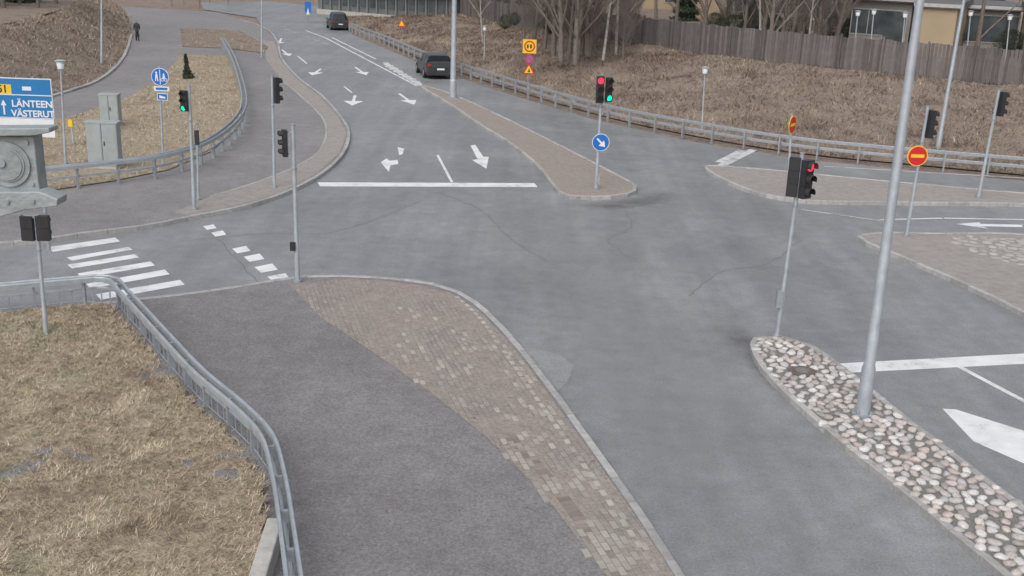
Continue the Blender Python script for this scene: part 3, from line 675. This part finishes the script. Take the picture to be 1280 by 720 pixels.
c=AT(202,111,B.y-.06); mb.poly(c,(0,-1,0),[(-.26,-.08),(.26,-.08),(.26,.08),(-.26,.08)],0,m_sw,.02); mb.poly(c,(0,-1,0),[(-.2,-.04),(.2,-.04),(.2,.04),(-.2,.04)],.004,m_blue)
c=AT(203,121,B.y-.06); mb.poly(c,(0,-1,0),[(-.18,-.12),(.18,-.12),(.18,.12),(-.18,.12)],0,m_sw,.02); mb.poly(c,(0,-1,0),[(-.16,-.1),(.16,-.1),(.16,.1),(-.16,.1)],.004,m_blue); mb.poly(c,(0,-1,0),[(-.1,-.05),(.1,-.05),(.1,.0),(-.1,.05)],.008,m_sw)
mb.build('cycle_path_sign')
yb=27.0; c0=AT(-90,170,yb); c1=AT(70,170,yb); zt=AT(66,99,yb).z; zm=AT(68,149,yb).z; zb=AT(68,172,yb).z
mb=MB(); n=Vector((0,-1,0))
def rect(x0,x1,z0,z1,off,m,th=0): mb.poly(((x0+x1)/2,yb,(z0+z1)/2),n,[(-(x1-x0)/2,-(z1-z0)/2),((x1-x0)/2,-(z1-z0)/2),((x1-x0)/2,(z1-z0)/2),(-(x1-x0)/2,(z1-z0)/2)],off,m,th)
rect(c0.x,c1.x,zm,zt,0,m_sw,.04); rect(c0.x+.02,c1.x-.02,zm+.02,zt-.02,.004,m_dblue)
zl=AT(66,120,yb).z; rect(c0.x+.02,c1.x-.02,zl-.012,zl+.012,.008,m_sw)
xa=AT(-14,110,yb).x; xb=AT(14,110,yb).x; rect(xa,xb,AT(0,117,yb).z,AT(0,105,yb).z,.008,m_yel)
x=AT(28,112,yb).x; rect(x,x+.22,AT(28,113,yb).z,AT(28,108,yb).z,.008,m_sw)
x=AT(5,134,yb).x; mb.poly((x,yb,AT(5,134,yb).z),n,[(-.02,-.18),(.02,-.18),(.02,.05),(.07,.05),(0,.19),(-.07,.05),(-.02,.05)],.008,m_sw)
rect(c0.x,c1.x-.02,zb,zm-.01,.0,m_sw,.04)
for xx in(c0.x+.3,c1.x-.5): mb.tube([(xx,yb+.1,-.05),(xx,yb+.1,zt)],.05,m_steel2,10)
sg=mb.build('direction_sign')
for s,px,py,sz,m in(('LÄNTEEN',15,133,.235,m_sw),('VÄSTERUT',15,145,.225,m_sw),('51',-3,115,.26,m_black)):
    cu=bpy.data.curves.new('lettering','FONT'); cu.body=s; cu.size=sz; cu.offset=.006; cu.materials.append(m); t_=bpy.data.objects.new('lettering',cu); sc.collection.objects.link(t_)
    p=AT(px,py,yb); t_.location=(p.x,yb-.012,p.z); t_.rotation_euler=(math.pi/2,0,0); t_.parent=sg
def cabinet(x0,x1,yb_,yt,dep=.45,z0=.13):
    B=G((x0+x1)/2,yb_,z0); w=(AT(x1,yb_,B.y)-AT(x0,yb_,B.y)).x; h=AT((x0+x1)/2,yt,B.y).z-B.z
    mb=MB(); c=B+Vector((0,dep/2,0)); mb.box(c+Vector((0,0,.04)),(w*1.03,dep*1.03,.1),m_conc); mb.box(c+Vector((0,0,h/2+.05)),(w,dep,h-.1),m_grey); mb.box(c+Vector((0,0,h-.02)),(w*1.08,dep*1.1,.06),m_grey)
    mb.box(c+Vector((0,-dep/2-.003,h/2+.05)),(.012,.01,h-.2),m_black); mb.box(c+Vector((w*.08,-dep/2-.02,h*.55)),(.03,.04,.14),m_black)
    for s in(-1,1): mb.box(c+Vector((s*w*.25,-dep/2-.006,h*.5+.05)),(w*.44,.012,h-.22),m_grey)
    mb.build('utility_cabinet',.01)
cabinet(111,149,211,153,.4); cabinet(126,149,158,118,.4)
mb=MB(); B,T=base_pole(mb,(92,180),(88,150),.03,.13); mb.box(T+Vector((0,0,-.12)),(.16,.10,.26),m_yel); mb.build('marker_post')
# ---------------------------------------------------------------- foreground enclosure on its own mast
yd=2.6; mb=MB()
def A2(px,py,dy=0): return AT(px,py,yd+dy)
def prism(pts,d0,d1,mat):
    V=[A2(x,y,d0) for x,y in pts]; D=Vector((0,d1-d0,0)); V2=[v+D for v in V]; k=len(V)
    mb.add(V+V2,[tuple(range(k))]+[(i,k+i,k+(i+1)%k,(i+1)%k) for i in range(k)]+[tuple(range(k,2*k))[::-1]],mat)
m_enc=M('enclosure_metal',(.38,.42,.43),(.25,.285,.29),scale=12,rough=.6,metal=.2,bs=.3,bscale=30)
prism([(-60,161),(61,160),(62,166),(40,170),(-60,171)],-.02,.035,m_enc)
prism([(-60,171),(42,170),(48,228),(50,240),(-60,240)],0,.05,m_enc)
prism([(-60,241),(50,240),(72,249),(71,258),(30,263),(-20,277),(-60,277)],-.03,.03,m_enc)
c=A2(10,205); mb.poly(c,(0,-1,0),circ(.055,40),.006,m_enc,.01); mb.poly(c,(0,-1,0),circ(.043,36),.009,m_steel2,.006); mb.poly(c,(0,-1,0),circ(.038,36),.012,m_enc,.006); mb.poly(c+Vector((-.01,0,.005)),(0,-1,0),circ(.011,16),.018,m_steel2,.006)
for x,y in((34,178),(-6,178),(41,230),(-20,234)): mb.poly(A2(x,y),(0,-1,0),circ(.005,6),.006,m_steel2,.008)
for x,y in((10,252),(42,251)): mb.poly(A2(x,y,-.03),(0,-1,0),circ(.005,6),.006,m_steel2,.008)
mx=AT(-260,200,2.75); mb.tube([(mx.x,mx.y,0),(mx.x,mx.y,9.2)],[.11,.09],m_steel,16); mb.tube([AT(-40,210,2.65),Vector((mx.x,2.75,AT(-40,210,2.65).z))],.03,m_steel,10)
mb.build('camera_enclosure',.003)
# ---------------------------------------------------------------- cars
m_paintd=M('car_paint_grey',(.05,.052,.056),(.058,.06,.065),rough=.3,metal=.3); m_tyre=M('tyre',(.02,.02,.02)); m_rim=M('rim',(.4,.4,.42),rough=.4,metal=.6)
m_cg=M('car_glass',(.01,.012,.014),rough=.06); m_tail=emis('tail_lamp',(.35,.01,.01),.15)
def car(name,pos,yaw,paintm,h=1.45,L=4.5,s=1.0):
    mb=MB(); S=[ (L/2,.62,.35,.55,.55,.62),(L/2-.12,.82,.22,.68,.70,.74),(L/2-.6,.90,.2,.82,.76,.88),(L/2-1.25,.92,.2,.92,.80,.97),(L/2-1.95,.92,.2,.95,.64,h-.05),(.1,.92,.2,.95,.66,h),(-.8,.92,.2,.97,.65,h-.01),(-L/2+.75,.92,.2,.98,.62,h-.08),(-L/2+.22,.90,.22,1.0,.68,1.06),(-L/2+.03,.86,.25,.98,.66,1.02),(-L/2,.80,.35,.7,.6,.75)]
    ring=lambda s:[(-s[1]*.9,s[2]),(-s[1],s[2]+.18),(-s[1],(s[2]+s[3])/2+.05),(-s[1]*.97,s[3]),(-s[4],s[5]-.03),(-s[4]*.7,s[5]+.01),(s[4]*.7,s[5]+.01),(s[4],s[5]-.03),(s[1]*.97,s[3]),(s[1],(s[2]+s[3])/2+.05),(s[1],s[2]+.18),(s[1]*.9,s[2])]
    V=[(x,q[0],z) for q in S for x,z in ring(q)]; k=12
    for i in range(len(S)-1):
        for j in range(k):
            f=(i*k+j,i*k+(j+1)%k,(i+1)*k+(j+1)%k,(i+1)*k+j); gl=(3<=i<=7 and j in(3,7)) or (i in(3,7) and j in(4,5,6))
            mb.add([V[q] for q in f],[(3,2,1,0)],m_cg if gl else paintm,not gl)
    mb.add([V[q] for q in range(k)],[tuple(range(k))],paintm); mb.add([V[-k+q] for q in range(k)],[tuple(range(k))[::-1]],paintm)
    for sx in(-1,1):
        for wy in(L/2-.85,-L/2+.9):
            mb.tube([(sx*.72,wy,.32),(sx*.935,wy,.32)],.33,m_tyre,20); mb.tube([(sx*.93,wy,.32),(sx*.945,wy,.32)],.2,m_rim,14)
        mb.box((sx*.72,-L/2,.86),(.22,.12,.13),m_tail); mb.box((sx*.65,L/2-.06,.62),(.3,.14,.12),m_sw)
        mb.box((sx*1.0,L/2-1.55,1.0),(.16,.12,.11),paintm)
    mb.box((0,-L/2-.02,.62),(.46,.03,.11),m_sw); mb.box((0,-L/2-.01,.33),(1.5,.1,.16),m_black)
    o=mb.build(name,.012); o.location=pos; o.rotation_euler=(0,0,yaw); o.scale=(s,s,s); return o
def yaw(a,b): d=G(*b)-G(*a); return math.atan2(d.y,d.x)-math.pi/2
p=G(543,94); car('car',Vector((p.x,p.y,0)),yaw((600,122),(480,68))-.10,m_paintd,1.45,4.4,.96)
p=G(422,36); car('car',Vector((p.x,p.y,0)),yaw((470,60),(400,22)),m_paintd,1.7,4.4,.86)
# ---------------------------------------------------------------- pedestrian
def person(p,hgt,a):
    m_cl=M('dark_coat',(.03,.03,.035),(.045,.045,.05)); m_sk=M('skin',(.5,.33,.25))
    J={'pel':(0,0,.52,.085),'ch':(0,.005,.72,.10),'nk':(0,0,.83,.045),'hb':(0,.005,.87,.045),'ls':(-.105,0,.79,.05),'le':(-.13,.03,.63,.036),'lh':(-.12,-.05,.50,.024),'rs':(.105,0,.79,.05),'re':(.13,-.04,.64,.036),'rh':(.13,.05,.52,.024),
       'lk':(-.05,-.06,.28,.052),'la':(-.05,.04,.045,.034),'lt':(-.05,-.04,.015,.03),'rk':(.05,-.02,.28,.052),'ra':(.05,-.12,.045,.034),'rt':(.05,-.20,.02,.03)}
    ks=list(J); E=[('pel','ch'),('ch','nk'),('nk','hb'),('ch','ls'),('ls','le'),('le','lh'),('ch','rs'),('rs','re'),('re','rh'),('pel','lk'),('lk','la'),('la','lt'),('pel','rk'),('rk','ra'),('ra','rt')]
    me=bpy.data.meshes.new('person'); me.from_pydata([Vector(J[k][:3])*hgt for k in ks],[(ks.index(x),ks.index(y)) for x,y in E],[]); o=bpy.data.objects.new('person',me); sc.collection.objects.link(o)
    me.materials.append(m_cl); o.modifiers.new('skin','SKIN'); s=o.modifiers.new('sub','SUBSURF'); s.levels=1; s.render_levels=2
    for i,k in enumerate(ks): me.skin_vertices[0].data[i].radius=(J[k][3]*hgt,)*2
    me.skin_vertices[0].data[0].use_root=True
    mb=MB(); mb.tube([(0,0,.86*hgt),(0,0,.88*hgt),(0,0,.93*hgt),(0,0,.98*hgt),(0,0,hgt)],[.02*hgt,.045*hgt,.055*hgt,.045*hgt,.01*hgt],m_sk,14); mb.tube([(0,.012*hgt,.90*hgt),(0,.01*hgt,.95*hgt),(0,.005*hgt,1.005*hgt)],[.05*hgt,.06*hgt,.02*hgt],m_black,14)
    mb.poly((0,-.055*hgt,.925*hgt),(0,-1,0),circ(.01*hgt,8),.012*hgt,m_sk,.02)
    hd=mb.build('head'); hd.parent=o; o.location=p; o.rotation_euler=(0,0,a)
person(G(172,51,.1),1.5,.4)
# ---------------------------------------------------------------- light (overcast)
w=bpy.data.worlds.new("World"); sc.world=w; w.use_nodes=True; n=w.node_tree
sky=n.nodes.new('ShaderNodeTexSky'); sky.sky_type='NISHITA'; sky.sun_disc=False; sky.sun_elevation=math.radians(50); sky.sun_rotation=math.radians(200); sky.dust_density=5; sky.air_density=1.0; sky.ozone_density=1
hs=n.nodes.new('ShaderNodeHueSaturation'); hs.inputs['Saturation'].default_value=.45; n.links.new(sky.outputs[0],hs.inputs['Color'])
bg=n.nodes['Background']; n.links.new(hs.outputs[0],bg.inputs[0]); bg.inputs[1].default_value=.15
sl=bpy.data.lights.new('sun','SUN'); sl.energy=1.0; sl.angle=math.radians(90); sl.color=(1,.99,.98); so=bpy.data.objects.new('sun',sl); sc.collection.objects.link(so)
el=math.radians(50); az=math.radians(200); sd=Vector((math.sin(az)*math.cos(el),math.cos(az)*math.cos(el),math.sin(el)))
so.rotation_euler=sd.to_track_quat('Z','Y').to_euler()
sc.view_settings.view_transform='Standard'; sc.view_settings.look='None'; sc.view_settings.exposure=0
